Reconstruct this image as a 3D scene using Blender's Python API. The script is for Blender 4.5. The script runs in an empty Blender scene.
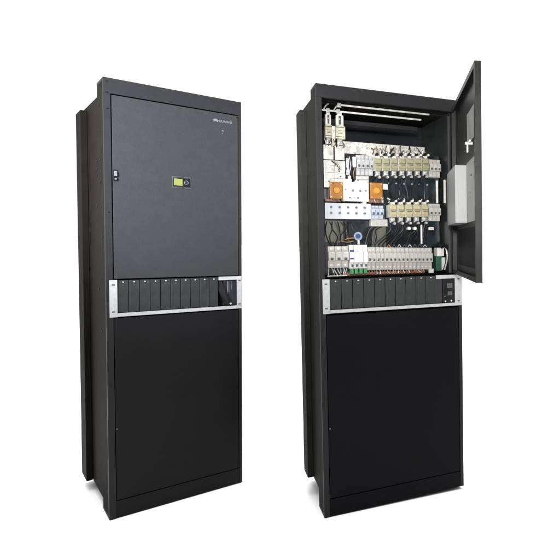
import bpy, bmesh, math, random
from mathutils import Vector, Matrix, Euler
random.seed(7)
S = bpy.context.scene
COL = S.collection

# ------------------------------------------------------------------ materials
def mat(name, col, rough=0.5, metal=0.0, spec=0.5, var=0.0, scale=30.0, bump=0.0, bscale=400.0, emit=None, estr=0.0):
    m = bpy.data.materials.new(name); m.use_nodes = True
    nt = m.node_tree; b = nt.nodes['Principled BSDF']
    b.inputs['Base Color'].default_value = (*col, 1)
    b.inputs['Roughness'].default_value = rough
    b.inputs['Metallic'].default_value = metal
    b.inputs['Specular IOR Level'].default_value = spec
    tc = nt.nodes.new('ShaderNodeTexCoord')
    if var > 0:
        n = nt.nodes.new('ShaderNodeTexNoise'); n.inputs['Scale'].default_value = scale
        n.inputs['Detail'].default_value = 6; n.inputs['Roughness'].default_value = 0.65
        r = nt.nodes.new('ShaderNodeValToRGB')
        r.color_ramp.elements[0].position = 0.3; r.color_ramp.elements[1].position = 0.7
        r.color_ramp.elements[0].color = (*[c * (1 - var) for c in col], 1)
        r.color_ramp.elements[1].color = (*[min(1, c * (1 + var)) for c in col], 1)
        nt.links.new(tc.outputs['Object'], n.inputs['Vector'])
        nt.links.new(n.outputs['Fac'], r.inputs['Fac'])
        nt.links.new(r.outputs['Color'], b.inputs['Base Color'])
        mr = nt.nodes.new('ShaderNodeMapRange')
        mr.inputs['To Min'].default_value = max(0, rough - 0.08); mr.inputs['To Max'].default_value = min(1, rough + 0.08)
        nt.links.new(n.outputs['Fac'], mr.inputs['Value']); nt.links.new(mr.outputs['Result'], b.inputs['Roughness'])
    if bump > 0:
        n2 = nt.nodes.new('ShaderNodeTexNoise'); n2.inputs['Scale'].default_value = bscale; n2.inputs['Detail'].default_value = 3
        bp = nt.nodes.new('ShaderNodeBump'); bp.inputs['Strength'].default_value = bump; bp.inputs['Distance'].default_value = 0.001
        nt.links.new(tc.outputs['Object'], n2.inputs['Vector'])
        nt.links.new(n2.outputs['Fac'], bp.inputs['Height']); nt.links.new(bp.outputs['Normal'], b.inputs['Normal'])
    if emit:
        b.inputs['Emission Color'].default_value = (*emit, 1); b.inputs['Emission Strength'].default_value = estr
    return m

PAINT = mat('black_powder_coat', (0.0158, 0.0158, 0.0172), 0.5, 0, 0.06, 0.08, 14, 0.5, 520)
PAINT3 = mat('black_powder_coat_half_shaded', (0.0072, 0.0072, 0.0080), 0.48, 0, 0.08, 0.12, 6, 0.6, 520)  # same coat, with the weaker light lower down put into the colour
PAINT2 = mat('black_powder_coat_shaded', (0.0032, 0.0033, 0.0042), 0.48, 0, 0.05, 0.16, 6, 0.6, 520)  # same coat again, deeper shade painted into the colour
SIDE2 = mat('side_panel_paint_lit', (0.0150, 0.0146, 0.0128), 0.6, 0, 0.01, 0.15, 12, 0.2, 500)  # right cabinet's sides: stronger light painted in as a lighter tone
DOORP = mat('door_paint_glare_lit', (0.0215, 0.0225, 0.0235), 0.5, 0, 0.12, 0.06, 18, 0.7, 480)  # door glare painted in by lightening the coat
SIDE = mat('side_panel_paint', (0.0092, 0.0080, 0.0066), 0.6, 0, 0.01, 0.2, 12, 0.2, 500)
MODULE = mat('module_face', (0.016, 0.017, 0.0175), 0.6, 0, 0.2, 0.2, 25)
BLACK = mat('black_plastic', (0.004, 0.004, 0.005), 0.5, 0, 0.2, 0.2, 40)
RECESS = mat('dark_recess', (0.002, 0.002, 0.002), 0.9, 0, 0.02)
ALU = mat('brushed_aluminium', (0.29, 0.295, 0.30), 0.5, 0.1, 0.4, 0.10, 60, 0.1, 300)
ZINC = mat('zinc_plated_steel', (0.50, 0.48, 0.44), 0.38, 0.3, 0.5, 0.4, 90, 0.4, 250)
GALV = mat('galvanised_panel', (0.026, 0.031, 0.029), 0.35, 0.3, 0.5, 0.3, 8)
NAVY = mat('dark_blue_backplate', (0.008, 0.013, 0.017), 0.28, 0, 0.6, 0.8, 16)  # reflections painted in as a strongly mottled tone
WHITE = mat('white_plastic', (0.46, 0.46, 0.45), 0.45, 0, 0.4, 0.06, 40)
CERAM = mat('white_ceramic', (0.50, 0.49, 0.46), 0.35, 0, 0.5, 0.12, 60)
TIN = mat('tinned_copper_plate', (0.50, 0.49, 0.46), 0.32, 0.25, 0.5, 0.30, 45, 0.4, 200)
GREY = mat('grey_breaker_plastic', (0.27, 0.27, 0.275), 0.5, 0, 0.35, 0.10, 50)
GREYW = mat('light_grey_breaker_plastic', (0.32, 0.31, 0.295), 0.5, 0, 0.35, 0.08, 50)
BLUEW = mat('pale_blue_plastic', (0.27, 0.31, 0.37), 0.5, 0, 0.35, 0.08, 50)
DARKG = mat('dark_grey_toggle', (0.045, 0.045, 0.05), 0.5, 0, 0.35)
FUSE = mat('yellow_green_fuse', (0.215, 0.20, 0.12), 0.4, 0, 0.5, 0.18, 60)
FUSEP = mat('pale_fuse', (0.30, 0.265, 0.16), 0.4, 0, 0.5, 0.18, 60)
FUSEG = mat('beige_fuse', (0.34, 0.32, 0.24), 0.4, 0, 0.5, 0.15, 60)
SILVER = mat('tinned_metal', (0.45, 0.45, 0.43), 0.3, 0.5, 0.5, 0.25, 80)
ORANGE = mat('orange_plastic', (0.24, 0.095, 0.013), 0.4, 0, 0.5, 0.15, 60)
AMBER = mat('amber_plastic', (0.42, 0.19, 0.03), 0.35, 0, 0.5)
GREEN = mat('green_plastic', (0.035, 0.19, 0.06), 0.4, 0, 0.5)
DGREEN = mat('dark_green_board', (0.02, 0.07, 0.045), 0.4, 0, 0.4, 0.3, 60)
BLUE = mat('blue_plastic', (0.015, 0.035, 0.10), 0.4, 0, 0.5)
COPPER = mat('copper_wire_sleeve', (0.24, 0.10, 0.06), 0.45, 0.1, 0.5, 0.3, 60)
BROWN = mat('brown_insulation', (0.16, 0.09, 0.05), 0.5, 0, 0.4, 0.3, 40)
OLIVE = mat('olive_duct', (0.075, 0.072, 0.055), 0.5, 0, 0.4, 0.25, 20)
CTRL = mat('controller_face', (0.009, 0.012, 0.015), 0.35, 0, 0.4, 0.2, 40)
INNER = mat('door_inner_paint', (0.010, 0.0115, 0.010), 0.4, 0, 0.2, 0.35, 7)
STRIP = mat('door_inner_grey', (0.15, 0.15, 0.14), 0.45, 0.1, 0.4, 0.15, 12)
COVER = mat('display_cover_steel', (0.185, 0.19, 0.188), 0.45, 0.1, 0.4, 0.06, 12)
PRINT = mat('grey_print', (0.22, 0.22, 0.22), 0.6)
LOGO = mat('pale_print', (0.10, 0.103, 0.108), 0.6)
SCREEN = mat('lcd_screen', (0.06, 0.066, 0.015), 0.3, 0, 0.4, 0, 1, 0, 1, (0.58, 0.62, 0.22), 0.62)
FLOORM = mat('white_studio_floor', (0.85, 0.85, 0.85), 0.9, 0, 0.1, 0.02, 3)

# ------------------------------------------------------------------ mesh helpers
def new(): return bmesh.new()
def box(bm, x0, x1, y0, y1, z0, z1, bev=0.0, mi=0):
    r = bmesh.ops.create_cube(bm, size=1.0)
    vs = r['verts']
    for v in vs:
        v.co = Vector(((x0 + x1) / 2 + v.co.x * (x1 - x0), (y0 + y1) / 2 + v.co.y * (y1 - y0), (z0 + z1) / 2 + v.co.z * (z1 - z0)))
    fs = set(f for v in vs for f in v.link_faces)
    for f in fs: f.material_index = mi
    if bev > 0:
        es = list(set(e for v in vs for e in v.link_edges))
        g = bmesh.ops.bevel(bm, geom=es, offset=bev, segments=2, affect='EDGES', profile=0.7, material=-1)
        for f in g['faces']: f.material_index = mi
    return bm
def cyl(bm, c, r, l, axis='Y', seg=20, r2=None, mi=0):
    M = {'Z': Matrix(), 'Y': Matrix.Rotation(math.pi / 2, 4, 'X'), 'X': Matrix.Rotation(math.pi / 2, 4, 'Y')}[axis]
    g = bmesh.ops.create_cone(bm, cap_ends=True, segments=seg, radius1=r, radius2=r if r2 is None else r2, depth=l, matrix=Matrix.Translation(c) @ M)
    for f in set(f for v in g['verts'] for f in v.link_faces): f.material_index = mi
    return bm
def tube(bm, pts, r, seg=8):
    # smooth tube through points (Catmull-Rom)
    P = [Vector(p) for p in pts]
    P = [2 * P[0] - P[1]] + P + [2 * P[-1] - P[-2]]
    out = []
    for i in range(1, len(P) - 2):
        for k in range(5):
            t = k / 5
            a, b, c, d = P[i - 1], P[i], P[i + 1], P[i + 2]
            out.append(0.5 * ((2 * b) + (-a + c) * t + (2 * a - 5 * b + 4 * c - d) * t * t + (-a + 3 * b - 3 * c + d) * t ** 3))
    out.append(P[-2])
    prev = None
    for i, p in enumerate(out):
        d = (out[min(i + 1, len(out) - 1)] - out[max(i - 1, 0)]).normalized()
        up = Vector((0, 1, 0)) if abs(d.y) < 0.9 else Vector((1, 0, 0))
        u = d.cross(up).normalized(); w = d.cross(u).normalized()
        ring = [bm.verts.new(p + r * (math.cos(2 * math.pi * k / seg) * u + math.sin(2 * math.pi * k / seg) * w)) for k in range(seg)]
        if prev:
            for k in range(seg): bm.faces.new((prev[k], prev[(k + 1) % seg], ring[(k + 1) % seg], ring[k]))
        else: bm.faces.new(ring)
        prev = ring
    bm.faces.new(prev[::-1])
    return bm
def torus(bm, c, R, r, seg=28, s2=10):
    g = []
    for i in range(seg):
        a = 2 * math.pi * i / seg
        g.append([bm.verts.new((c[0] + (R + r * math.cos(2 * math.pi * j / s2)) * math.cos(a), c[1] + r * math.sin(2 * math.pi * j / s2), c[2] + (R + r * math.cos(2 * math.pi * j / s2)) * math.sin(a))) for j in range(s2)])
    for i in range(seg):
        for j in range(s2):
            bm.faces.new((g[i][j], g[i][(j + 1) % s2], g[(i + 1) % seg][(j + 1) % s2], g[(i + 1) % seg][j]))
    return bm
def obj(name, bm, mats, parent=None, loc=(0, 0, 0), smooth=False):
    bmesh.ops.recalc_face_normals(bm, faces=bm.faces)
    me = bpy.data.meshes.new(name); bm.to_mesh(me); bm.free()
    for m in (mats if isinstance(mats, (list, tuple)) else [mats]): me.materials.append(m)
    if smooth:
        for p in me.polygons: p.use_smooth = True
        me.set_sharp_from_angle(angle=math.radians(40))
    o = bpy.data.objects.new(name, me); COL.objects.link(o)
    if parent: o.parent = parent
    o.location = loc
    return o
def copy_tree(o, parent, loc):
    c = o.copy(); COL.objects.link(c); c.parent = parent; c.location = loc
    for ch in o.children:
        d = ch.copy(); COL.objects.link(d); d.parent = c
        d.location = ch.location
    return c
def kids(o): return o.children
def thing(name, label, cat, loc, rot):
    o = bpy.data.objects.new(name, None); COL.objects.link(o); o.empty_display_size = 0.2
    o.location = loc; o.rotation_euler = rot; o['label'] = label; o['category'] = cat
    o['group'] = 'black power supply cabinets'
    return o

# ------------------------------------------------------------------ camera
cam = bpy.data.objects.new('camera', bpy.data.cameras.new('camera')); COL.objects.link(cam); S.camera = cam
cam.data.sensor_width = 36; cam.data.lens = 36 * 539.1835 / 560; cam.data.clip_end = 500; cam.data.clip_start = 0.05
cam.data.shift_x = (280 - 472.7636) / 560; cam.data.shift_y = (267.8881 - 280) / 560
cam.matrix_world = Matrix.Translation((0, 0, 1.2844)) @ Matrix.Rotation(math.pi / 2 - 0.0443, 4, 'X') @ Matrix.Rotation(0.013, 4, 'Z')

# ------------------------------------------------------------------ the setting
bm = new(); bmesh.ops.create_grid(bm, x_segments=4, y_segments=4, size=120)
fl = obj('floor', bm, FLOORM, loc=(0, 40, -0.004)); fl['kind'] = 'structure'

# ------------------------------------------------------------------ shared cabinet pieces
def screw(parent, x, z, y=0.0, r=0.0032, m=BLACK, side=False, name='screw'):
    bm = new()
    if side:
        cyl(bm, (-0.0006, y, z), r, 0.003, 'X', 12)
    else:
        cyl(bm, (x, y - 0.0006, z), r, 0.003, 'Y', 12)
    return obj(name, bm, m, parent, smooth=True)

def cabinet_shell(root, W, D, d1, t, b, fy0, fy1, e, zt, zb, open_z, seamz, panel_top, PM, SM, postL, postR, doorz, LP=None):
    """front frame, body, rear flange, lower panel. open_z = (z0,z1) of the equipment bay"""
    H = 2.0
    bm = new()
    box(bm, 0, W, 0, 0.018, doorz, H, 0.0015)                       # top bar face
    box(bm, 0.0, W, 0.0182, d1, H - 0.012, H, 0.001)                # top return
    box(bm, 0, postL, 0, 0.018, 0.0, doorz - 0.0004, 0.0012)               # posts
    box(bm, W - postR, W, 0, 0.018, 0.0, doorz - 0.0004, 0.0012)
    box(bm, 0, W, 0.0182, d1, 0, 0.012, 0.001)                      # bottom return
    obj('front_frame', bm, PM, root)
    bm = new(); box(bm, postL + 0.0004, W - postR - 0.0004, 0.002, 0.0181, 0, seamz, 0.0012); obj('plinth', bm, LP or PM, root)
    bm = new()
    box(bm, 0.0006, 0.012, 0.0184, d1 - 0.0004, 0.0122, H - 0.0122)
    box(bm, W - 0.012, W - 0.0006, 0.0184, d1 - 0.0004, 0.0122, H - 0.0122)
    obj('side_return', bm, SM, root)
    z0, z1 = open_z
    bm = new()                                                      # body shell
    box(bm, 0.001, 0.012, d1, D, b, H - t, 0.001)
    box(bm, W - 0.012, W - 0.001, d1, D, b, H - t, 0.001)
    box(bm, 0.0122, W - 0.0122, D - 0.01, D, b, H - t)
    box(bm, 0.0122, W - 0.0122, d1, D - 0.0102, H - t - 0.012, H - t)
    box(bm, 0.0122, W - 0.0122, d1, D - 0.0102, b, b + 0.012)
    box(bm, 0.0124, W - 0.0124, d1 - 0.03, d1 - 0.0005, H - t - 0.009, H - 0.0124)   # web closing the gap behind the top bar
    box(bm, 0.0124, W - 0.0124, d1 - 0.03, d1 - 0.001, 0.0124, b + 0.004)
    obj('body', bm, SM, root)
    bm = new()                                                      # rear cover, projects beyond the sides
    box(bm, -e, -0.0005, fy0, fy1, zb, zt, 0.002)
    box(bm, W + 0.0005, W + e, fy0, fy1, zb, zt, 0.002)
    if fy1 >= D: box(bm, -e + 0.003, W + e - 0.003, max(D + 0.001, fy0), fy1 + 0.003, zb, zt)
    obj('rear_cover', bm, SM, root)
    bm = new()                                                      # lower blank panel
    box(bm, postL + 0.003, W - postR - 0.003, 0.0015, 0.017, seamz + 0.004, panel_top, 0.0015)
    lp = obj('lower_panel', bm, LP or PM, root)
    bm = new(); box(bm, 0.0125, W - 0.0125, 0.0195, 0.024, 0.0125, z0)      # liner behind the panel gaps
    obj('inner_liner', bm, RECESS, root)
    return lp

def shelf(root, W, zb, zt, earw, rightear, railh, modx0, modx1, n, rail_start_top, rtop):
    """19-inch sub-rack: ears + rails + n rectifier modules"""
    bm = new()
    box(bm, 0.012, earw, -0.0028, -0.0004, zb, zt, 0.0006)
    el = obj('mounting_ear', bm, ALU, None)
    bm = new()
    box(bm, earw + 0.0004, W - 0.002, -0.0030, 0.004, zb + 0.0015, zb + railh - 0.0015, 0.001)
    box(bm, rail_start_top, W - 0.002, -0.0028, 0.004, rtop, zt + 0.0005, 0.001)
    sh = obj('module_shelf', bm, ALU, root)
    el.parent = sh
    bm = new(); box(bm, rightear, W - 0.002, -0.0028, -0.0004, zb + railh - 0.0012, rtop - 0.0003, 0.0006)
    er = obj('mounting_ear', bm, ALU, sh)
    for ear_x in ((0.012 + earw) / 2, (rightear + W) / 2):
        for z in (zb + 0.025, zt - 0.022):
            bm = new(); box(bm, ear_x - 0.006, ear_x + 0.006, -0.0034, -0.0022, z - 0.003, z + 0.003, 0.0004)
            obj('slot', bm, mat_slot, sh)
    bm = new()                                                      # dark tray behind the modules
    box(bm, 0.03, W - 0.015, 0.20, 0.205, zb, zt)
    box(bm, 0.03, W - 0.015, 0.03, 0.2, zb - 0.004, zb - 0.001)
    box(bm, 0.03, W - 0.015, 0.03, 0.2, zt + 0.001, zt + 0.003)
    obj('tray', bm, RECESS, sh)
    w = (modx1 - modx0) / n
    bm = new(); box(bm, 0.0013, w - 0.0013, 0.003, 0.16, zb + railh + 0.001, zt - 0.002, 0.001)
    proto = obj('rectifier_module', bm, MODULE, root, (modx0, 0, 0))
    bm = new(); cyl(bm, (w / 2, 0.0008, zt - 0.0105), 0.0031, 0.006, 'Y', 14)
    k = obj('release_knob', bm, SILVER, proto, smooth=True)
    bm = new(); box(bm, w / 2 + 0.007, w / 2 + 0.0125, 0.0024, 0.0029, zt - 0.012, zt - 0.0095); box(bm, w / 2 - 0.003, w / 2 + 0.003, 0.0024, 0.0029, zt - 0.026, zt - 0.0235)
    obj('marking', bm, DARKG, proto)
    for i in range(1, n):
        copy_tree(proto, root, (modx0 + w * i, 0, 0))
    return sh
mat_slot = DARKG
mat_scr = mat('dull_screw', (0.16, 0.17, 0.20), 0.35, 0.4, 0.5, 0.3, 90)

# ================================================================== LEFT CABINET (closed)
L = thing('power_cabinet', 'closed black power cabinet with its door shut and a small lit yellow-green display', 'cabinet',
          (-1.6479, 2.4137, 0), (0.0053, 0.0009, 0.7602))
W = 0.597
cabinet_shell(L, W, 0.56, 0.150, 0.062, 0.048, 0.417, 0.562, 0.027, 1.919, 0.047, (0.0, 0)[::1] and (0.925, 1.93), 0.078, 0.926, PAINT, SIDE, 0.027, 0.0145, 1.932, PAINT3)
bm = new(); box(bm, 0.0125, W - 0.0125, 0.028, 0.034, 1.105, 1.93)
obj('door_liner', bm, RECESS, L)
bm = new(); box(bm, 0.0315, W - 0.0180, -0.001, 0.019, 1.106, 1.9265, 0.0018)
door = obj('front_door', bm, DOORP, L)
# lock
bm = new(); box(bm, 0.033, 0.0505, -0.0035, -0.0008, 1.546, 1.597, 0.001)
lock = obj('door_lock', bm, BLACK, door)
bm = new(); box(bm, 0.0365, 0.0470, -0.0095, -0.003, 1.568, 1.590, 0.0015); cyl(bm, (0.0418, -0.006, 1.556), 0.004, 0.008, 'Y', 16)
obj('key_latch', bm, mat('latch_zinc', (0.17, 0.17, 0.175), 0.35, 0.4, 0.5, 0.3, 120), lock, smooth=True)
# display
bm = new()
x0, x1, z0, z1 = 0.2725, 0.3560, 1.5370, 1.5905
box(bm, x0, x1, -0.0026, -0.0008, z1 - 0.0016, z1); box(bm, x0, x1, -0.0026, -0.0008, z0, z0 + 0.0016)
box(bm, x0, x0 + 0.0016, -0.0026, -0.0008, z0 + 0.0017, z1 - 0.0017); box(bm, x1 - 0.0016, x1, -0.0026, -0.0008, z0 + 0.0017, z1 - 0.0017)
dsp = obj('display_panel', bm, mat('display_outline', (0.048, 0.05, 0.052), 0.5), door)
bm = new(); box(bm, 0.2775, 0.3490, -0.0030, -0.0009, 1.5445, 1.5835, 0.0006)
obj('bezel', bm, BLACK, dsp)
bm = new(); box(bm, 0.2790, 0.3160, -0.0040, -0.0030, 1.5475, 1.5800, 0.0004)
obj('screen', bm, SCREEN, dsp)
bm = new(); torus(bm, (0.3335, -0.0036, 1.5640), 0.0085, 0.0017)
obj('button_ring', bm, mat('ring_print', (0.05, 0.05, 0.052), 0.5), dsp, smooth=True)
bm = new()
for a in range(4):
    cyl(bm, (0.3335 + 0.0045 * math.cos(a * math.pi / 2), -0.0036, 1.564 + 0.0045 * math.sin(a * math.pi / 2)), 0.0014, 0.002, 'Y', 10)
obj('button', bm, DARKG, dsp)
# emblem: fan of eight petals + the word beside it
bm = new()
cx, cz = 0.4715, 1.8805
for a in (-78, -52, -28, -9, 9, 28, 52, 78):
    t = math.radians(a); d = Vector((math.sin(t), 0, math.cos(t))); s = Vector((math.cos(t), 0, -math.sin(t)))
    Lp = 0.0135 if abs(a) < 60 else 0.0100; wd = 0.0023 if abs(a) < 60 else 0.0017
    base = Vector((cx, 0, cz)) + d * 0.0022
    pr = [(0, 0), (0.5, 0.75), (0.78, 1.0), (0.95, 0.6), (1.0, 0)]
    left = [base + d * Lp * u - s * wd * v for u, v in pr]; right = [base + d * Lp * u + s * wd * v for u, v in pr[1:-1]][::-1]
    pts = left + right
    f0 = [bm.verts.new(p + Vector((0, -0.0018, 0))) for p in pts]; f1 = [bm.verts.new(p + Vector((0, -0.0009, 0))) for p in pts]
    bm.faces.new(f0); bm.faces.new(f1[::-1])
    for i in range(len(pts)): bm.faces.new((f0[i], f0[(i + 1) % len(pts)], f1[(i + 1) % len(pts)], f1[i]))
obj('emblem', bm, LOGO, door)
cu = bpy.data.curves.new('lettering', 'FONT'); cu.body = 'HUAWEI'; cu.size = 0.0165; cu.extrude = 0.0004; cu.space_character = 1.08; cu.offset = 0.0003
to = bpy.data.objects.new('tmp', cu); COL.objects.link(to)
dg = bpy.context.evaluated_depsgraph_get(); me = bpy.data.meshes.new_from_object(to.evaluated_get(dg))
bpy.data.objects.remove(to)
wd = max(v.co.x for v in me.vertices)
me.transform(Matrix.Scale(0.062 / wd, 4)); me.transform(Matrix.Rotation(math.pi / 2, 4, 'X'))
me.materials.clear(); me.materials.append(LOGO)
o = bpy.data.objects.new('lettering', me); COL.objects.link(o); o.parent = door; o.location = (0.4865, -0.0013, 1.8815)
bm = new(); cyl(bm, (0.5046, -0.0012, 1.8400), 0.0036, 0.002, 'Y', 16); box(bm, 0.5036, 0.5056, -0.0018, -0.0008, 1.8220, 1.8300)
obj('indicator_light', bm, LOGO, door)
bm = new(); cyl(bm, (0.574, -0.0012, 1.918), 0.003, 0.002, 'Y', 12)
obj('hinge_pin', bm, BLACK, door)
for z in (1.983, 1.935, 1.865, 1.406, 0.62): screw(L, 0.014, z)
for z in (1.40, 0.60): screw(L, W - 0.007, z)
screw(L, 0.0345, 0.415, 0.0015, 0.0028, LOGO)
for y, z in ((0.1109, 1.8947), (0.0963, 1.7777), (0.0952, 1.6445), (0.1693, 1.6471), (0.1748, 1.5827), (0.1700, 1.612), (0.1033, 1.5453), (0.1871, 1.4389), (0.0885, 1.4307), (0.075, 1.29), (0.10, 1.10), (0.17, 1.05), (0.10, 0.86)):
    screw(L, 0, z, y, 0.0042, BLACK, True, 'side_rivet')
shelf(L, W, 0.931, 1.1005, 0.0425, 0.5710, 0.019, 0.0440, 0.4805, 10, 0.4820, 1.0835)
# controller beside the modules
bm = new(); box(bm, 0.5050, 0.5690, 0.008, 0.12, 0.9520, 1.0815, 0.001)
ct = obj('controller_module', bm, CTRL, L)
bm = new()
for i, x in enumerate((0.527, 0.534, 0.545)): box(bm, x, x + 0.0015, 0.0068, 0.0079, 1.010 + 0.01 * i, 1.075)
obj('marking', bm, PRINT, ct)
bm = new(); v = [bm.verts.new(p) for p in ((0.4825, -0.002, 1.081), (0.4935, -0.002, 1.081), (0.5400, -0.002, 0.965), (0.5330, -0.002, 0.951), (0.512, -0.002, 0.951), (0.4825, 0.004, 1.03))]
f = bm.faces.new(v); g = bmesh.ops.extrude_face_region(bm, geom=[f])
for q in g['geom']:
    if isinstance(q, bmesh.types.BMVert): q.co.y += 0.008
obj('handle', bm, BLACK, ct)
bm = new(); cyl(bm, (0.5385, -0.004, 0.9610), 0.0045, 0.008, 'Y', 14)
obj('knob', bm, SILVER, ct, smooth=True)
bm = new(); box(bm, 0.4830, 0.5040, 0.012, 0.12, 0.9520, 1.0815)
obj('blanking_plate', bm, RECESS, L)

# ================================================================== RIGHT CABINET (open)
R = thing('power_cabinet', 'open black power cabinet with its door swung out, breakers and fuses showing inside', 'cabinet',
          (-0.6758, 2.4585, 0), (-0.0103, -0.0188, 0.4668))
W = 0.721
DD = 0.47
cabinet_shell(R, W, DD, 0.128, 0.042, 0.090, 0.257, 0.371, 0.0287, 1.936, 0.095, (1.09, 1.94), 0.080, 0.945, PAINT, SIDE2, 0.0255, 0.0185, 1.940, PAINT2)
# open bay: inner wall linings, back
bm = new(); box(bm, 0.684, 0.690, 0.055, DD - 0.014, 1.12, 1.955); 
obj('inner_side_panel', bm, GALV, R)
bm = new(); box(bm, 0.674, 0.6838, 0.055, 0.061, 1.12, 1.93, 0.001); obj('panel_lip', bm, mat('lip_grey', (0.045, 0.05, 0.052), 0.4, 0.2), R)
bm = new(); box(bm, 0.0128, 0.018, 0.0250, DD - 0.014, 1.12, 1.955)
obj('inner_side_panel', bm, PAINT2, R)
bm = new(); box(bm, 0.019, 0.683, DD - 0.022, DD - 0.014, 1.12, 1.955)
for i in range(5): box(bm, 0.03, 0.675, DD - 0.026, DD - 0.0222, 1.78 + i * 0.032, 1.792 + i * 0.032)
obj('inner_back_panel', bm, mat('back_panel_paint', (0.0045, 0.006, 0.009), 0.4, 0, 0.3, 0.2, 10), R)
bm = new(); box(bm, 0.019, 0.6835, 0.026, DD - 0.024, 1.1165, 1.1195)
obj('bay_floor', bm, RECESS, R)
for z in (1.9, 1.6, 1.3, 0.8, 0.4): screw(R, 0.012, z, m=PAINT)
screw(R, 0.034, 0.415, 0.0015, 0.0025, PRINT)
for y, z in ((0.07, 1.84), (0.09, 1.6), (0.05, 1.35), (0.08, 0.9)): screw(R, 0, z, y, 0.004, BLACK, True, 'side_rivet')
shelf(R, W, 0.953, 1.1130, 0.0445, 0.6790, 0.018, 0.0460, 0.5745, 10, 0.5760, 1.0950)
bm = new(); box(bm, 0.6150, 0.6780, 0.004, 0.12, 0.9720, 1.0940, 0.001)
ct = obj('controller_module', bm, BLACK, R)
bm = new()
box(bm, 0.636, 0.668, 0.0015, 0.0039, 1.045, 1.072, 0.003)
box(bm, 0.640, 0.666, 0.0015, 0.0039, 1.008, 1.030, 0.003)
obj('socket', bm, DARKG, ct)
bm = new(); cyl(bm, (0.627, 0.002, 0.9790), 0.004, 0.006, 'Y', 12); cyl(bm, (0.660, 0.002, 0.9800), 0.0045, 0.006, 'Y', 12); cyl(bm, (0.625, 0.002, 1.005), 0.002, 0.004, 'Y', 12)
obj('knob', bm, SILVER, ct, smooth=True)
bm = new(); tube(bm, [(0.645, 0.0, 1.04), (0.635, -0.010, 1.03), (0.632, -0.012, 1.01), (0.645, -0.008, 0.99), (0.655, 0.002, 1.0)], 0.003)
obj('cable', bm, BLACK, ct, smooth=True)
bm = new(); box(bm, 0.5760, 0.6140, 0.010, 0.12, 0.9720, 1.0940); box(bm, 0.590, 0.592, 0.0092, 0.0099, 0.98, 1.09)
obj('blanking_plate', bm, CTRL, R)

# ---- swung-out door (local x = towards the hinge, y = inner side)
dw = 0.741
bm = new()
z0, z1 = 1.122, 1.950
box(bm, -dw, 0, 0, 0.003, z0, z1)
box(bm, -dw, -dw + 0.0025, 0.0031, 0.025, z0, z1); box(bm, -0.0025, 0, 0.0031, 0.025, z0, z1)
box(bm, -dw + 0.0026, -0.0026, 0.0031, 0.025, z1 - 0.0025, z1); box(bm, -dw + 0.0026, -0.0026, 0.0031, 0.025, z0, z0 + 0.0025)
box(bm, -dw + 0.0026, -dw + 0.020, 0.0226, 0.0249, z0 + 0.0026, z1 - 0.0026); box(bm, -0.02, -0.0026, 0.0226, 0.0249, z0 + 0.0026, z1 - 0.0026)
box(bm, -dw + 0.0201, -0.0201, 0.0226, 0.0249, z1 - 0.020, z1 - 0.0026); box(bm, -dw + 0.0201, -0.0201, 0.0226, 0.0249, z0 + 0.0026, z0 + 0.02)
dr = obj('front_door', bm, INNER, R, (0.695, -0.004, 0)); dr.rotation_euler = (0, 0, 1.261); dr['label'] = 'open door seen from its dark inner side'
bm = new(); box(bm, -0.41, -0.10, 0.0035, 0.060, 1.362, 1.612, 0.0015)
dc = obj('display_cover', bm, COVER, dr)
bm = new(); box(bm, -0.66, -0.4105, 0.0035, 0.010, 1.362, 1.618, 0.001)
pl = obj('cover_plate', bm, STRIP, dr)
bm = new()
for x, z, w_ in ((-0.56, 1.55, 0.03), (-0.52, 1.48, 0.006), (-0.52, 1.46, 0.006), (-0.63, 1.59, 0.006), (-0.45, 1.39, 0.006)): box(bm, x, x + w_, 0.0102, 0.0108, z, z + 0.005)
obj('slot', bm, BLACK, pl)
bm = new(); box(bm, -0.655, -0.610, 0.0255, 0.034, 1.668, 1.676, 0.002); cyl(bm, (-0.63, 0.032, 1.665), 0.006, 0.03, 'Y', 14); box(bm, -0.633, -0.627, 0.034, 0.040, 1.630, 1.665, 0.001)
obj('door_lock', bm, SILVER, dr, smooth=True)
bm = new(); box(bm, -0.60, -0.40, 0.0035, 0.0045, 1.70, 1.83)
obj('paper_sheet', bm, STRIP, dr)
for z in (1.90, 1.16):
    bm = new(); cyl(bm, (0.004, 0.006, z), 0.005, 0.03, 'Z', 12); obj('hinge', bm, BLACK, dr, smooth=True)
bm = new(); box(bm, -0.70, -0.08, 0.0035, 0.008, 1.17, 1.34, 0.001)
obj('stiffener', bm, PAINT2, dr)

# ---- equipment. All coordinates are cabinet metres; FY = usual front of devices
FY = 0.10
# busbars across the top
for (xa, xb, z, y) in ((0.128, 0.590, 1.9385, 0.10), (0.045, 0.545, 1.9070, 0.10)):
    bm = new(); box(bm, xa, xb, y - 0.004, y + 0.004, z - 0.0040, z + 0.0040, 0.0015); obj('busbar', bm, TIN, R)
bm = new()
for x in (0.070, 0.118): 
    tube(bm, [(x - 0.018, 0.10, 1.905), (x - 0.008, 0.092, 1.925), (x + 0.006, 0.10, 1.938)], 0.0035)
    box(bm, x - 0.006, x + 0.010, 0.088, 0.0949, 1.896, 1.916, 0.001)
box(bm, 0.118, 0.135, 0.090, 0.0949, 1.925, 1.946, 0.001)
obj('busbar_clamp', bm, SILVER, R, smooth=True)
bm = new(); box(bm, 0.022, 0.55, 0.17, 0.176, 1.865, 1.885)
obj('cross_rail', bm, PAINT, R)
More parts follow.
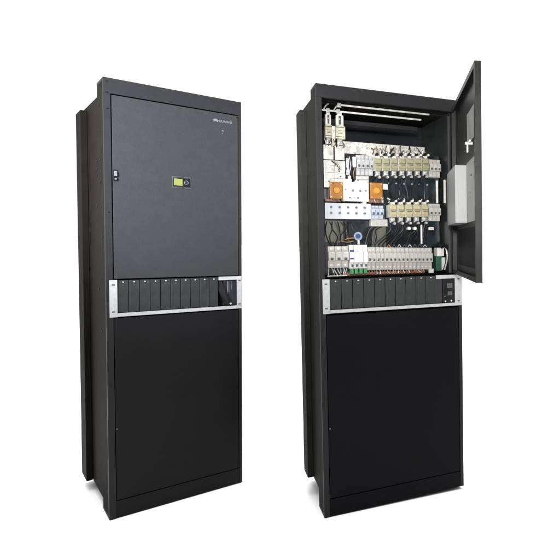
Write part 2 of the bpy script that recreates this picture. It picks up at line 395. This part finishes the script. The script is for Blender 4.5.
# the dark backplate and the steel strip
bm = new(); box(bm, 0.024, 0.668, 0.165, 0.170, 1.125, 1.74); obj('backplate', bm, NAVY, R)
bm = new(); box(bm, 0.150, 0.578, 0.138, 0.142, 1.692, 1.776, 0.001)
sp = obj('steel_strip', bm, ZINC, R)
bm = new()
for i in range(20):
    for j in range(2): cyl(bm, (0.165 + i * 0.021, 0.1375, 1.752 + j * 0.013), 0.0016, 0.0012, 'Y', 8)
obj('perforation', bm, DARKG, sp)
def bolt(x, z, y=0.132, r=0.007, m=SILVER, parent=R):
    bm = new(); cyl(bm, (0, 0.004, 0), r, 0.004, 'Y', 18); cyl(bm, (0, 0.0, 0), r * 0.72, 0.007, 'Y', 6); cyl(bm, (0, -0.006, 0), r * 0.38, 0.008, 'Y', 12)
    return obj('bolt', bm, m, parent, (x, y, z), smooth=True)
b0 = bolt(0.205, 1.745)
for x, z in ((0.265, 1.752), (0.335, 1.738), (0.372, 1.765), (0.430, 1.752), (0.452, 1.735), (0.508, 1.752), (0.548, 1.738), (0.560, 1.760)): copy_tree(b0, R, (x, 0.132, z))
bm = new(); box(bm, 0.362, 0.382, 0.118, 0.130, 1.700, 1.768, 0.004); cyl(bm, (0.372, 0.116, 1.757), 0.006, 0.006, 'Y', 14); obj('cable_lug', bm, CERAM, R, smooth=True)
bm = new(); box(bm, 0.196, 0.210, 0.112, 0.132, 1.720, 1.752, 0.004); obj('cable_lug', bm, CERAM, R, smooth=True)
def wire(pts, r, m, name='wire', parent=None):
    bm = new(); tube(bm, pts, r); return obj(name, bm, m, parent or R, smooth=True)
rnd = random.Random(3)
for i in range(11):
    x = 0.318 + i * 0.024 + rnd.uniform(-.004, .004); z = 1.745 + rnd.uniform(-.012, .015)
    wire([(x, 0.13, z), (x + rnd.uniform(-.02, .02), 0.112, z + rnd.uniform(-.004, .018)), (x + rnd.uniform(-.02, .02), 0.108, 1.722), (x + 0.01, 0.112, 1.708)], 0.0027, rnd.choice((BROWN, DARKG, SILVER, ZINC, BLACK)))

# knife fuses hanging on the left
def nh_fuse(x, z, w, h, bodym, wt):
    bm = new(); box(bm, x - w / 2, x + w / 2, 0.088, 0.128, z - h / 2, z + h / 2, 0.005)
    o = obj('knife_fuse', bm, bodym, R, smooth=True)
    bm = new()
    for q in (-.36, .36): box(bm, x - w * .46, x + w * .46, 0.0872, 0.0885, z + h * q - 0.002, z + h * q + 0.002)
    for q in (-.1, 0, .1): box(bm, x - w * .25, x + w * .25, 0.0873, 0.0882, z + h * q - 0.0015, z + h * q + 0.0012)
    obj('marking', bm, OLIVE, o)
    bm = new(); box(bm, x + w / 2 + 0.0003, x + w / 2 + 0.004, 0.094, 0.124, z - h * .5, z + h * .45, 0.001)
    obj('side_blade', bm, TIN, o)
    bm = new(); box(bm, x - wt * .16, x + wt * .16, 0.0905, 0.0938, z + h / 2 + 0.006, z + h / 2 + 0.046); obj('slot', bm, DARKG, o)
    bm = new(); box(bm, x - wt / 2, x + wt / 2, 0.094, 0.118, z + h / 2 + 0.0005, z + h / 2 + 0.050, 0.004); box(bm, x - wt * .3, x + wt * .3, 0.098, 0.110, z + h / 2 + 0.0505, z + h / 2 + 0.068, 0.002)
    obj('contact', bm, CERAM, o, smooth=True)
    bm = new(); box(bm, x - wt * .35, x + wt * .35, 0.096, 0.118, z - h / 2 - 0.028, z - h / 2 - 0.0005, 0.003); cyl(bm, (x, 0.094, z - h / 2 - 0.012), 0.005, 0.006, 'Y', 12)
    obj('contact', bm, SILVER, o, smooth=True)
    bm = new(); cyl(bm, (x - wt * .1, 0.091, z + h / 2 + 0.03), 0.0045, 0.006, 'Y', 6)
    obj('bolt', bm, SILVER, o)
nh_fuse(0.074, 1.808, 0.032, 0.060, FUSEG, 0.026)
nh_fuse(0.128, 1.808, 0.042, 0.062, FUSEG, 0.036)
bm = new(); box(bm, 0.0935, 0.1065, 0.104, 0.132, 1.74, 1.838, 0.001); obj('side_bracket', bm, ZINC, R)
for xa, xb in ((0.0505, 0.097), (0.104, 0.149)):
    bm = new(); box(bm, xa, xb, 0.102, 0.112, 1.678, 1.746, 0.002); cyl(bm, ((xa + xb) / 2, 0.099, 1.735), 0.006, 0.006, 'Y', 6)
    obj('busbar', bm, TIN, R, smooth=True)
bm = new(); box(bm, 0.052, 0.154, 0.112, 0.122, 1.546, 1.676, 0.002); tp = obj('terminal_plate', bm, TIN, R)
bm = new()
for x, z in ((0.125, 1.625), (0.131, 1.600), (0.126, 1.572), (0.075, 1.575)): cyl(bm, (x, 0.1115, z), 0.0035, 0.003, 'Y', 12)
obj('hole', bm, DARKG, tp)
for k in range(5):
    wire([(0.088 + k * 0.006, 0.104, 1.672 - 0.006 * k), (0.098 + k * 0.004, 0.094, 1.662), (0.112 + k * 0.004, 0.094, 1.655 - 0.004 * k), (0.12, 0.104, 1.640 - .003 * k)], 0.0028, (DARKG, BROWN, ZINC, DARKG, SILVER)[k])
bm = new()
for z in (1.590, 1.617, 1.652): box(bm, 0.054, 0.152, 0.1112, 0.1118, z - 0.0006, z + 0.0006)
box(bm, 0.1025, 0.1040, 0.1110, 0.1119, 1.55, 1.672)
obj('seam', bm, DARKG, tp)
tb = bolt(0.070, 1.660, 0.108, 0.0062, ZINC, tp)
for x, z in ((0.082, 1.635), (0.070, 1.603), (0.115, 1.603), (0.140, 1.628), (0.142, 1.560), (0.092, 1.562)): copy_tree(tb, tp, (x, 0.108, z))
for x, z in ((0.060, 1.732), (0.086, 1.692), (0.114, 1.732), (0.138, 1.690)): bolt(x, z, 0.098, 0.0058, ZINC)
rw = random.Random(5)
for k in range(7):
    x = 0.056 + k * 0.014
    wire([(x, 0.104, 1.775), (x + rw.uniform(-.006, .006), 0.090, 1.762), (x + rw.uniform(-.008, .008), 0.090, 1.750), (x + rw.uniform(-.004, .004), 0.100, 1.738)], 0.0024, (ZINC, DARKG, SILVER, BROWN, BLACK, ZINC, DARKG)[k])
for k in range(5):
    x = 0.158 + k * 0.010
    wire([(x, 0.126, 1.70), (x + .004, 0.114, 1.66 + rw.uniform(-.01, .01)), (x - .004, 0.112, 1.62), (x + .002, 0.126, 1.594)], 0.0026, (BLACK, DARKG, GREY, BLACK, BROWN)[k])
# dark recess between the plate and the first breaker
bm = new(); box(bm, 0.1505, 0.2085, 0.128, 0.136, 1.585, 1.716); box(bm, 0.2085, 0.262, 0.128, 0.136, 1.700, 1.7165); obj('dark_box', bm, BLACK, R)
bm = new(); box(bm, 0.159, 0.173, 0.110, 0.127, 1.610, 1.690, 0.002); box(bm, 0.161, 0.171, 0.106, 0.1099, 1.62, 1.66, 0.001); obj('relay', bm, GREY, R)
bm = new(); box(bm, 0.190, 0.2055, 0.104, 0.127, 1.648, 1.698, 0.001); obj('label_holder', bm, CERAM, R)

# breakers -------------------------------------------------------------
def breaker(x0, z0, poles, pw, h, m, tog=0.45, y=FY, tm=DARKG, name='circuit_breaker', nose=(0.34, 0.74)):
    bm = new(); W_ = poles * pw
    for p in range(poles):
        a = p * pw + 0.0006; b = (p + 1) * pw - 0.0006
        box(bm, a, b, 0.014, 0.06, 0, h, 0.0008)
        box(bm, a, b, 0.0, 0.0139, h * nose[0], h * nose[1], 0.0008)
        cyl(bm, ((a + b) / 2, 0.0135, h * 0.90), pw * 0.2, 0.002, 'Y', 10, mi=1); cyl(bm, ((a + b) / 2, 0.0135, h * 0.13), pw * 0.2, 0.002, 'Y', 10, mi=1)
        box(bm, a + pw * .2, b - pw * .2, -0.0006, 0.0004, h * (nose[1] - .05), h * (nose[1] - .03), mi=1)
    o = obj(name, bm, [m, ZINC, PRINT], R, (x0, y, z0))
    for p in range(poles):
        bm = new(); c = (p + .5) * pw
        box(bm, c - pw * 0.19, c + pw * 0.19, -0.0075, 0.001, h * tog - 0.0055, h * tog + 0.0055, 0.0012)
        obj('toggle', bm, tm, o)
    return o
breaker(0.2085, 1.6120, 4, 0.0208, 0.098, GREY)
bm = new(); box(bm, 0.2085, 0.272, 0.118, 0.160, 1.574, 1.6100, 0.002); box(bm, 0.212, 0.268, 0.112, 0.1179, 1.592, 1.604, 0.001); box(bm, 0.218, 0.262, 0.1165, 0.1179, 1.578, 1.582); obj('terminal_cover', bm, GREYW, R)
breaker(0.5905, 1.6200, 3, 0.0212, 0.092, GREYW)
breaker(0.2765, 1.3990, 3, 0.0215, 0.066, BLUEW, 0.4)
bm = new(); box(bm, 0.279, 0.366, 0.122, 0.16, 1.362, 1.3975, 0.003)
for i in range(4): cyl(bm, (0.292 + i * 0.02, 0.121, 1.378), 0.005, 0.004, 'Y', 12)
obj('terminal_cover', bm, GREYW, R, smooth=True)
breaker(0.5850, 1.3920, 3, 0.0220, 0.090, GREYW)
breaker(0.0630, 1.1600, 3, 0.0330, 0.104, GREYW, 0.42)
breaker(0.1635, 1.1540, 4, 0.0225, 0.116, WHITE, 0.14, y=0.092, name='surge_arrester', nose=(0.26, 0.70))
mc = breaker(0.2545, 1.1450, 1, 0.0217, 0.113, GREYW, 0.46)
for i in range(1, 16): copy_tree(mc, R, (0.2545 + 0.0217 * i, FY, 1.1450 - 0.0004 * i))
for i in range(4):
    bm = new(); box(bm, 0.1665 + i * 0.0225, 0.1825 + i * 0.0225, 0.096, 0.118, 1.128, 1.1525, 0.002)
    obj('green_terminal', bm, GREEN, R)
bm = new(); box(bm, 0.1645, 0.184, 0.0905, 0.0935, 1.236, 1.246); box(bm, 0.1645, 0.183, 0.0905, 0.0935, 1.200, 1.207); obj('label_strip', bm, BLUE, R)

# fuse holders ---------------------------------------------------------
def fuse_unit(x, z, w, h, m, name='fuse_holder'):
    bm = new(); box(bm, -w * .40, w * .40, 0.0, 0.05, 0, h, 0.003); box(bm, -w * .40, w * .40, -0.004, -0.0003, h * .18, h * .50, 0.001); box(bm, -w * .34, w * .34, -0.0032, -0.0003, h * .62, h * .9, 0.001)
    o = obj(name, bm, m, R, (x, FY, z))
    bm = new(); box(bm, -w * .30, w * .30, -0.0055, -0.0041, h * .42, h * .46); box(bm, -w * .38, w * .38, -0.0015, -0.0002, h * .545, h * .575); obj('marking', bm, DARKG, o)
    bm = new(); box(bm, -w * .49, -w * .42, 0.006, 0.05, -h * .02, h * .98); obj('divider', bm, WHITE, o)
    bm = new(); cyl(bm, (w * .02, 0.000, -0.010), 0.0052, 0.018, 'Y', 14); box(bm, -w * .28, w * .28, 0.006, 0.03, -0.022, -0.0005, 0.002); cyl(bm, (w * .1, -0.002, -0.032), 0.0066, 0.014, 'Y', 14); cyl(bm, (-w * .3, 0.01, -0.024), 0.0035, 0.014, 'Y', 10)
    obj('lower_terminal', bm, SILVER, o, smooth=True)
    bm = new(); box(bm, -w * .22, w * .30, 0.008, 0.03, h + 0.0005, h + 0.014, 0.002); cyl(bm, (w * .32, 0.000, h + 0.016), 0.0058, 0.016, 'Y', 14)
    obj('upper_terminal', bm, CERAM, o, smooth=True)
    bm = new(); cyl(bm, (-w * .15, 0.002, h + 0.018), 0.0068, 0.02, 'Y', 14)
    obj('cap', bm, BLACK, o, smooth=True)
    return o
f1 = fuse_unit(0.315, 1.636, 0.0420, 0.062, FUSE)
for i in range(1, 7): copy_tree(f1, R, (0.315 + i * 0.0421, FY, 1.636 + i * 0.0026))
f2 = fuse_unit(0.389, 1.408, 0.0425, 0.064, FUSEP)
for i in range(1, 5):
    c = copy_tree(f2, R, (0.389 + i * 0.0428, FY, 1.408 + i * 0.0012))
rw = random.Random(21)
for i in range(12):
    x = 0.30 + i * 0.0245
    wire([(x, 0.128, 1.605), (x + rw.uniform(-.006, .01), 0.138, 1.585), (x + rw.uniform(-.012, .018), 0.150, 1.555 + rw.uniform(-.02, .01)), (x + rw.uniform(-.01, .02), 0.156, 1.50)], 0.0026, (BLACK, CTRL, DARKG, BLACK, BLACK)[i % 5])
for i in range(9):
    x = 0.345 + i * 0.028
    wire([(x, 0.13, 1.482), (x + rw.uniform(-.01, .01), 0.116, 1.494), (x + rw.uniform(-.012, .012), 0.120, 1.505)], 0.0028, (SILVER, ZINC, BLACK)[i % 3])
for i in range(16):
    x = 0.295 + i * 0.0205
    wire([(x, 0.124, 1.72), (x + rw.uniform(-.012, .012), 0.106, 1.734 + rw.uniform(-.004, .006)), (x + rw.uniform(-.02, .02), 0.112, 1.748)], 0.0022, rw.choice((DARKG, BROWN, ZINC, SILVER, BLACK)))
# long white posts, rod, insulators
bm = new(); box(bm, 0.624, 0.6335, 0.095, 0.105, 1.484, 1.602, 0.002); obj('white_post', bm, CERAM, R)
bm = new(); box(bm, 0.666, 0.6758, 0.092, 0.100, 1.487, 1.607, 0.001); obj('white_post', bm, CERAM, R)
bm = new(); cyl(bm, (0.5395, 0.10, 1.322), 0.0052, 0.098, 'Z', 16); obj('white_rod', bm, WHITE, R, smooth=True)
for x, w_ in ((0.473, .009), (0.505, .009), (0.596, .015)):
    bm = new(); cyl(bm, (x, 0.108, 1.352), 0.0085, 0.02, 'Y', 18)
    if w_ > .01: box(bm, x - 0.014, x + 0.014, 0.098, 0.118, 1.344, 1.360, 0.004)
    obj('insulator', bm, CERAM, R, smooth=True)
# middle row: orange contactors, white base
def orange_unit(x, z):
    bm = new(); box(bm, x - 0.031, x + 0.031, 0.098, 0.150, z - 0.040, z + 0.040, 0.003)
    o = obj('orange_contactor', bm, ORANGE, R)
    bm = new(); cyl(bm, (x, 0.093, z), 0.017, 0.010, 'Y', 28, r2=0.014); cyl(bm, (x, 0.086, z + 0.002), 0.009, 0.004, 'Y', 24)
    obj('round_button', bm, AMBER, o, smooth=True)
    bm = new()
    for s in (-1, 1):
        for q in (-1, 1): cyl(bm, (x + s * 0.024, 0.097, z + q * 0.032), 0.003, 0.004, 'Y', 10)
    obj('screw', bm, SILVER, o)
orange_unit(0.106, 1.532); orange_unit(0.304, 1.537)
bm = new(); box(bm, 0.1395, 0.266, 0.100, 0.150, 1.482, 1.576, 0.005); box(bm, 0.150, 0.184, 0.104, 0.150, 1.5765, 1.590, 0.004); box(bm, 0.168, 0.180, 0.104, 0.14, 1.5905, 1.606, 0.003); box(bm, 0.200, 0.262, 0.104, 0.15, 1.5765, 1.585, 0.003); box(bm, 0.236, 0.254, 0.104, 0.15, 1.460, 1.4815, 0.003)
wb = obj('white_contactor_base', bm, CERAM, R)
bm = new()
for x, z, r in ((0.185, 1.534, .0065), (0.222, 1.534, .0065), (0.150, 1.538, .004), (0.250, 1.535, .005)): cyl(bm, (x, 0.0995, z), r, 0.003, 'Y', 16)
obj('screw', bm, mat_scr, wb, smooth=True)
bm = new()
for x in (0.1625, 0.2035, 0.241): box(bm, x - 0.0006, x + 0.0006, 0.0993, 0.0998, 1.486, 1.572)
box(bm, 0.143, 0.262, 0.0993, 0.0998, 1.512, 1.5135); box(bm, 0.143, 0.262, 0.0993, 0.0998, 1.556, 1.557)
obj('seam', bm, PRINT, wb)
bm = new()
for x, z, r in ((0.171, 1.500, .0042), (0.192, 1.502, .0025), (0.211, 1.499, .0045), (0.212, 1.585, .0035)): cyl(bm, (x, 0.0995, z), r, 0.003, 'Y', 16)
obj('hole', bm, DARKG, wb)
bm = new(); box(bm, 0.340, 0.364, 0.104, 0.13, 1.546, 1.574, 0.002); obj('white_terminal', bm, CERAM, R)
bm = new(); box(bm, 0.056, 0.14, 0.110, 0.15, 1.479, 1.4905, 0.001); box(bm, 0.268, 0.345, 0.110, 0.15, 1.479, 1.4965, 0.001); obj('base_trim', bm, BROWN, R)
for i in range(6): wire([(0.085 + i * .01, 0.104, 1.492), (0.08 + i * .011, 0.094, 1.484), (0.095 + i * .01, 0.104, 1.478)], 0.0025, (COPPER, BROWN, DARKG, COPPER, BLACK, BROWN)[i])
for i in range(5): wire([(0.282 + i * .012, 0.104, 1.497), (0.28 + i * .013, 0.094, 1.486), (0.29 + i * .012, 0.106, 1.478)], 0.003, (COPPER, SILVER, COPPER, DARKG, SILVER)[i])
# back plate screws in the blue window
for i in range(12):
    bm = new(); cyl(bm, (0.385 + i % 6 * 0.043, 0.163, 1.500 + i // 6 * 0.085), 0.0045, 0.006, 'Y', 12)
    obj('panel_screw', bm, SILVER, R, smooth=True)
# terminal strip
bm = new(); box(bm, 0.052, 0.274, 0.100, 0.150, 1.396, 1.472, 0.002)
ts = obj('terminal_strip', bm, mat('pale_terminal_plastic', (0.34, 0.36, 0.395), 0.4, 0, 0.5, 0.06, 30), R)
for i in range(5):
    for z in (1.424, 1.452):
        bm = new(); cyl(bm, (0.080 + i * 0.0405, 0.0990, z), 0.0062, 0.004, 'Y', 16, mi=0); box(bm, 0.0755 + i * 0.0405, 0.0845 + i * 0.0405, 0.0962, 0.0968, z - .0008, z + .0008, mi=1)
        obj('screw', bm, [mat_scr, BLACK], ts, smooth=True)
# lower zone: duct, ring, wires
bm = new(); box(bm, 0.293, 0.366, 0.150, 0.164, 1.255, 1.362, 0.002); obj('cable_duct', bm, OLIVE, R); bm = new(); box(bm, 0.062, 0.15, 0.156, 0.164, 1.285, 1.39, 0.002); obj('cable_duct', bm, OLIVE, R)
bm = new(); torus(bm, (0.208, 0.10, 1.312), 0.0165, 0.0055); obj('ring_transformer', bm, mat('ring_plastic', (0.13, 0.18, 0.24), 0.35, 0, 0.5, 0.3, 60), R, smooth=True)
bm = new(); cyl(bm, (0.208, 0.102, 1.312), 0.0115, 0.008, 'Y', 20); obj('ring_core', bm, BLUE, R, smooth=True)
bm = new(); tube(bm, [(0.209, 0.100, 1.294), (0.210, 0.098, 1.285), (0.209, 0.098, 1.272)], 0.0055); obj('stem', bm, CERAM, R, smooth=True)
wire([(0.150, 0.13, 1.296), (0.165, 0.12, 1.302), (0.178, 0.112, 1.303), (0.194, 0.108, 1.304)], 0.0028, ORANGE)
wire([(0.100, 0.14, 1.283), (0.135, 0.13, 1.286), (0.165, 0.12, 1.284), (0.188, 0.112, 1.289)], 0.0024, BROWN)
rw = random.Random(31)
for i in range(10):
    x = 0.07 + i * 0.013
    wire([(x, 0.155, 1.385), (x + rw.uniform(-.01, .02), 0.145, 1.35), (x + rw.uniform(-.01, .03), 0.140, 1.31), (x + rw.uniform(0, .02), 0.125, 1.27)], 0.0028, (BLACK, CTRL, BLACK, DARKG)[i % 4])
for i in range(6):
    wire([(0.24 + i * .012, 0.13, 1.272), (0.25 + i * .012, 0.135, 1.31), (0.27 + i * .008, 0.14, 1.345), (0.285 + i * .012, 0.135, 1.365)], 0.003, (BLACK, DARKG, BLACK)[i % 3])
rnd = random.Random(11)
for i in range(14):                                  # leads dropping from the lower fuse row to the breakers
    x = 0.385 + i * 0.0155; xe = 0.30 + i * 0.021
    wire([(x, 0.13, 1.375), (x + rnd.uniform(-.01, .01), 0.135, 1.345), (x * .6 + xe * .4, 0.140, 1.31 + rnd.uniform(-.01, .01)), (xe, 0.125, 1.275), (xe, 0.118, 1.2565)], 0.0030, BLACK if i % 4 else CTRL)
for i in range(8):
    x = 0.36 + i * .028
    wire([(x, 0.118, 1.258), (x + .006, 0.108, 1.266 + rnd.uniform(0, .006)), (x + .016, 0.112, 1.257)], 0.0024, rnd.choice((SILVER, COPPER, DARKG, BLACK)))
# copper-coloured leads below the breakers
bm = new(); box(bm, 0.150, 0.560, 0.128, 0.133, 1.1195, 1.134, 0.001); obj('copper_busbar', bm, COPPER, R)
for i in range(36):
    x = 0.068 + i * 0.0140
    if 0.160 < x < 0.255: continue
    m = rnd.choice((COPPER, COPPER, BROWN, BROWN, SILVER, ZINC)) if x > 0.16 else rnd.choice((SILVER, ZINC, BROWN, SILVER))
    z = 1.158 if x < .16 else 1.143
    wire([(x, 0.122, z), (x + rnd.uniform(-.004, .004), 0.112, z - 0.010), (x + rnd.uniform(-.012, .012), 0.106, 1.124)], 0.0030, m)
bm = new()
for x in (0.083, 0.127): cyl(bm, (x, 0.102, 1.131), 0.0055, 0.01, 'Y', 12)
obj('plug', bm, BLACK, R, smooth=True)
bm = new(); box(bm, 0.055, 0.150, 0.094, 0.10, 1.1198, 1.1245, 0.001); obj('white_edge', bm, CERAM, R)
bm = new(); box(bm, 0.581, 0.606, 0.100, 0.118, 1.1205, 1.1425, 0.002); obj('white_terminal', bm, CERAM, R)
# right end devices
bm = new(); box(bm, 0.628, 0.668, 0.105, 0.150, 1.207, 1.252, 0.003); box(bm, 0.640, 0.650, 0.100, 0.1049, 1.215, 1.245, 0.001)
dv = obj('output_terminal', bm, CERAM, R)
bm = new(); box(bm, 0.626, 0.660, 0.112, 0.150, 1.130, 1.2065, 0.002); obj('circuit_board', bm, DGREEN, R)
bm = new(); box(bm, 0.655, 0.674, 0.1045, 0.1115, 1.135, 1.200, 0.001); obj('clear_cover', bm, WHITE, R)
for i in range(9):
    a = i * 0.7
    wire([(0.605 + i * .006, 0.115, 1.258), (0.615 + i * .005, 0.095 - .003 * (i % 3), 1.272 + .008 * math.sin(a)), (0.640 + i * .003, 0.100, 1.262 + .010 * math.cos(a)), (0.660, 0.115, 1.250 + 0.004 * (i % 4))], 0.0045, BLACK)
for i in range(3):
    wire([(0.662, 0.10, 1.255), (0.676 - i * .004, 0.085, 1.235), (0.676 - i * .003, 0.082, 1.19), (0.668 - i * .005, 0.095, 1.135)], 0.0026, (GREY, ZINC, BLACK)[i])

# ------------------------------------------------------------------ light
w = bpy.data.worlds.new('World'); S.world = w; w.use_nodes = True
nt = w.node_tree; bg = nt.nodes['Background']
tc = nt.nodes.new('ShaderNodeTexCoord'); sx = nt.nodes.new('ShaderNodeSeparateXYZ'); mr = nt.nodes.new('ShaderNodeMapRange')
mr.inputs['From Min'].default_value = -0.15; mr.inputs['From Max'].default_value = 0.45
mr.inputs['To Min'].default_value = 0.06; mr.inputs['To Max'].default_value = 1.15
m2 = nt.nodes.new('ShaderNodeMapRange')                # added overhead glow, brightens the whole floor to white
m2.inputs['From Min'].default_value = 0.5; m2.inputs['From Max'].default_value = 0.85; m2.inputs['To Min'].default_value = 0; m2.inputs['To Max'].default_value = 2.8
ad = nt.nodes.new('ShaderNodeMath'); ad.operation = 'ADD'
nt.links.new(tc.outputs['Generated'], sx.inputs[0]); nt.links.new(sx.outputs['Y'], mr.inputs['Value']); nt.links.new(sx.outputs['Z'], m2.inputs['Value'])
nt.links.new(mr.outputs['Result'], ad.inputs[0]); nt.links.new(m2.outputs['Result'], ad.inputs[1])
bg.inputs['Color'].default_value = (1, 1, 1, 1); nt.links.new(ad.outputs[0], bg.inputs['Strength'])

def area(name, loc, target, size, power, col=(1, 1, 1), sy=None):
    l = bpy.data.lights.new(name, 'AREA'); l.energy = power; l.size = size; l.color = col
    if sy: l.shape = 'RECTANGLE'; l.size_y = sy
    o = bpy.data.objects.new(name, l); COL.objects.link(o); o.location = loc
    o.rotation_euler = (Vector(target) - Vector(loc)).to_track_quat('-Z', 'Y').to_euler(); return o
def spot(name, loc, target, power, ang, blend, r, col=(1, 1, 1)):
    l = bpy.data.lights.new(name, 'SPOT'); l.energy = power; l.spot_size = math.radians(ang); l.spot_blend = blend; l.shadow_soft_size = r; l.color = col
    o = bpy.data.objects.new(name, l); COL.objects.link(o); o.location = loc
    o.rotation_euler = (Vector(target) - Vector(loc)).to_track_quat('-Z', 'Y').to_euler(); return o
area('overhead_fill', (-0.6, 4.0, 5.5), (-0.6, 4.0, 0), 6.0, 650)  # unseen light added to wash out the floor and its shadows
spot('flash', (0.0, -0.2, 1.65), (-0.32, 2.6, 1.72), 430, 42, 0.9, 0.12, (1.0, 0.985, 0.96))
spot('door_fill', (-1.9, -0.2, 2.2), (-1.50, 2.6, 1.66), 2250, 34, 1.0, 0.25, (0.93, 0.96, 1.0))  # unseen spot added to brighten the left cabinet's upper half
spot('side_fill', (-1.7, -0.2, 2.2), (-0.80, 2.6, 1.72), 420, 17, 1.0, 0.2, (1.0, 0.98, 0.94))  # unseen spot added to lift the right cabinet's outer side

S.view_settings.view_transform = 'Standard'; S.view_settings.look = 'None'
S.view_settings.exposure = 0; S.view_settings.gamma = 1
S.render.engine = 'CYCLES'
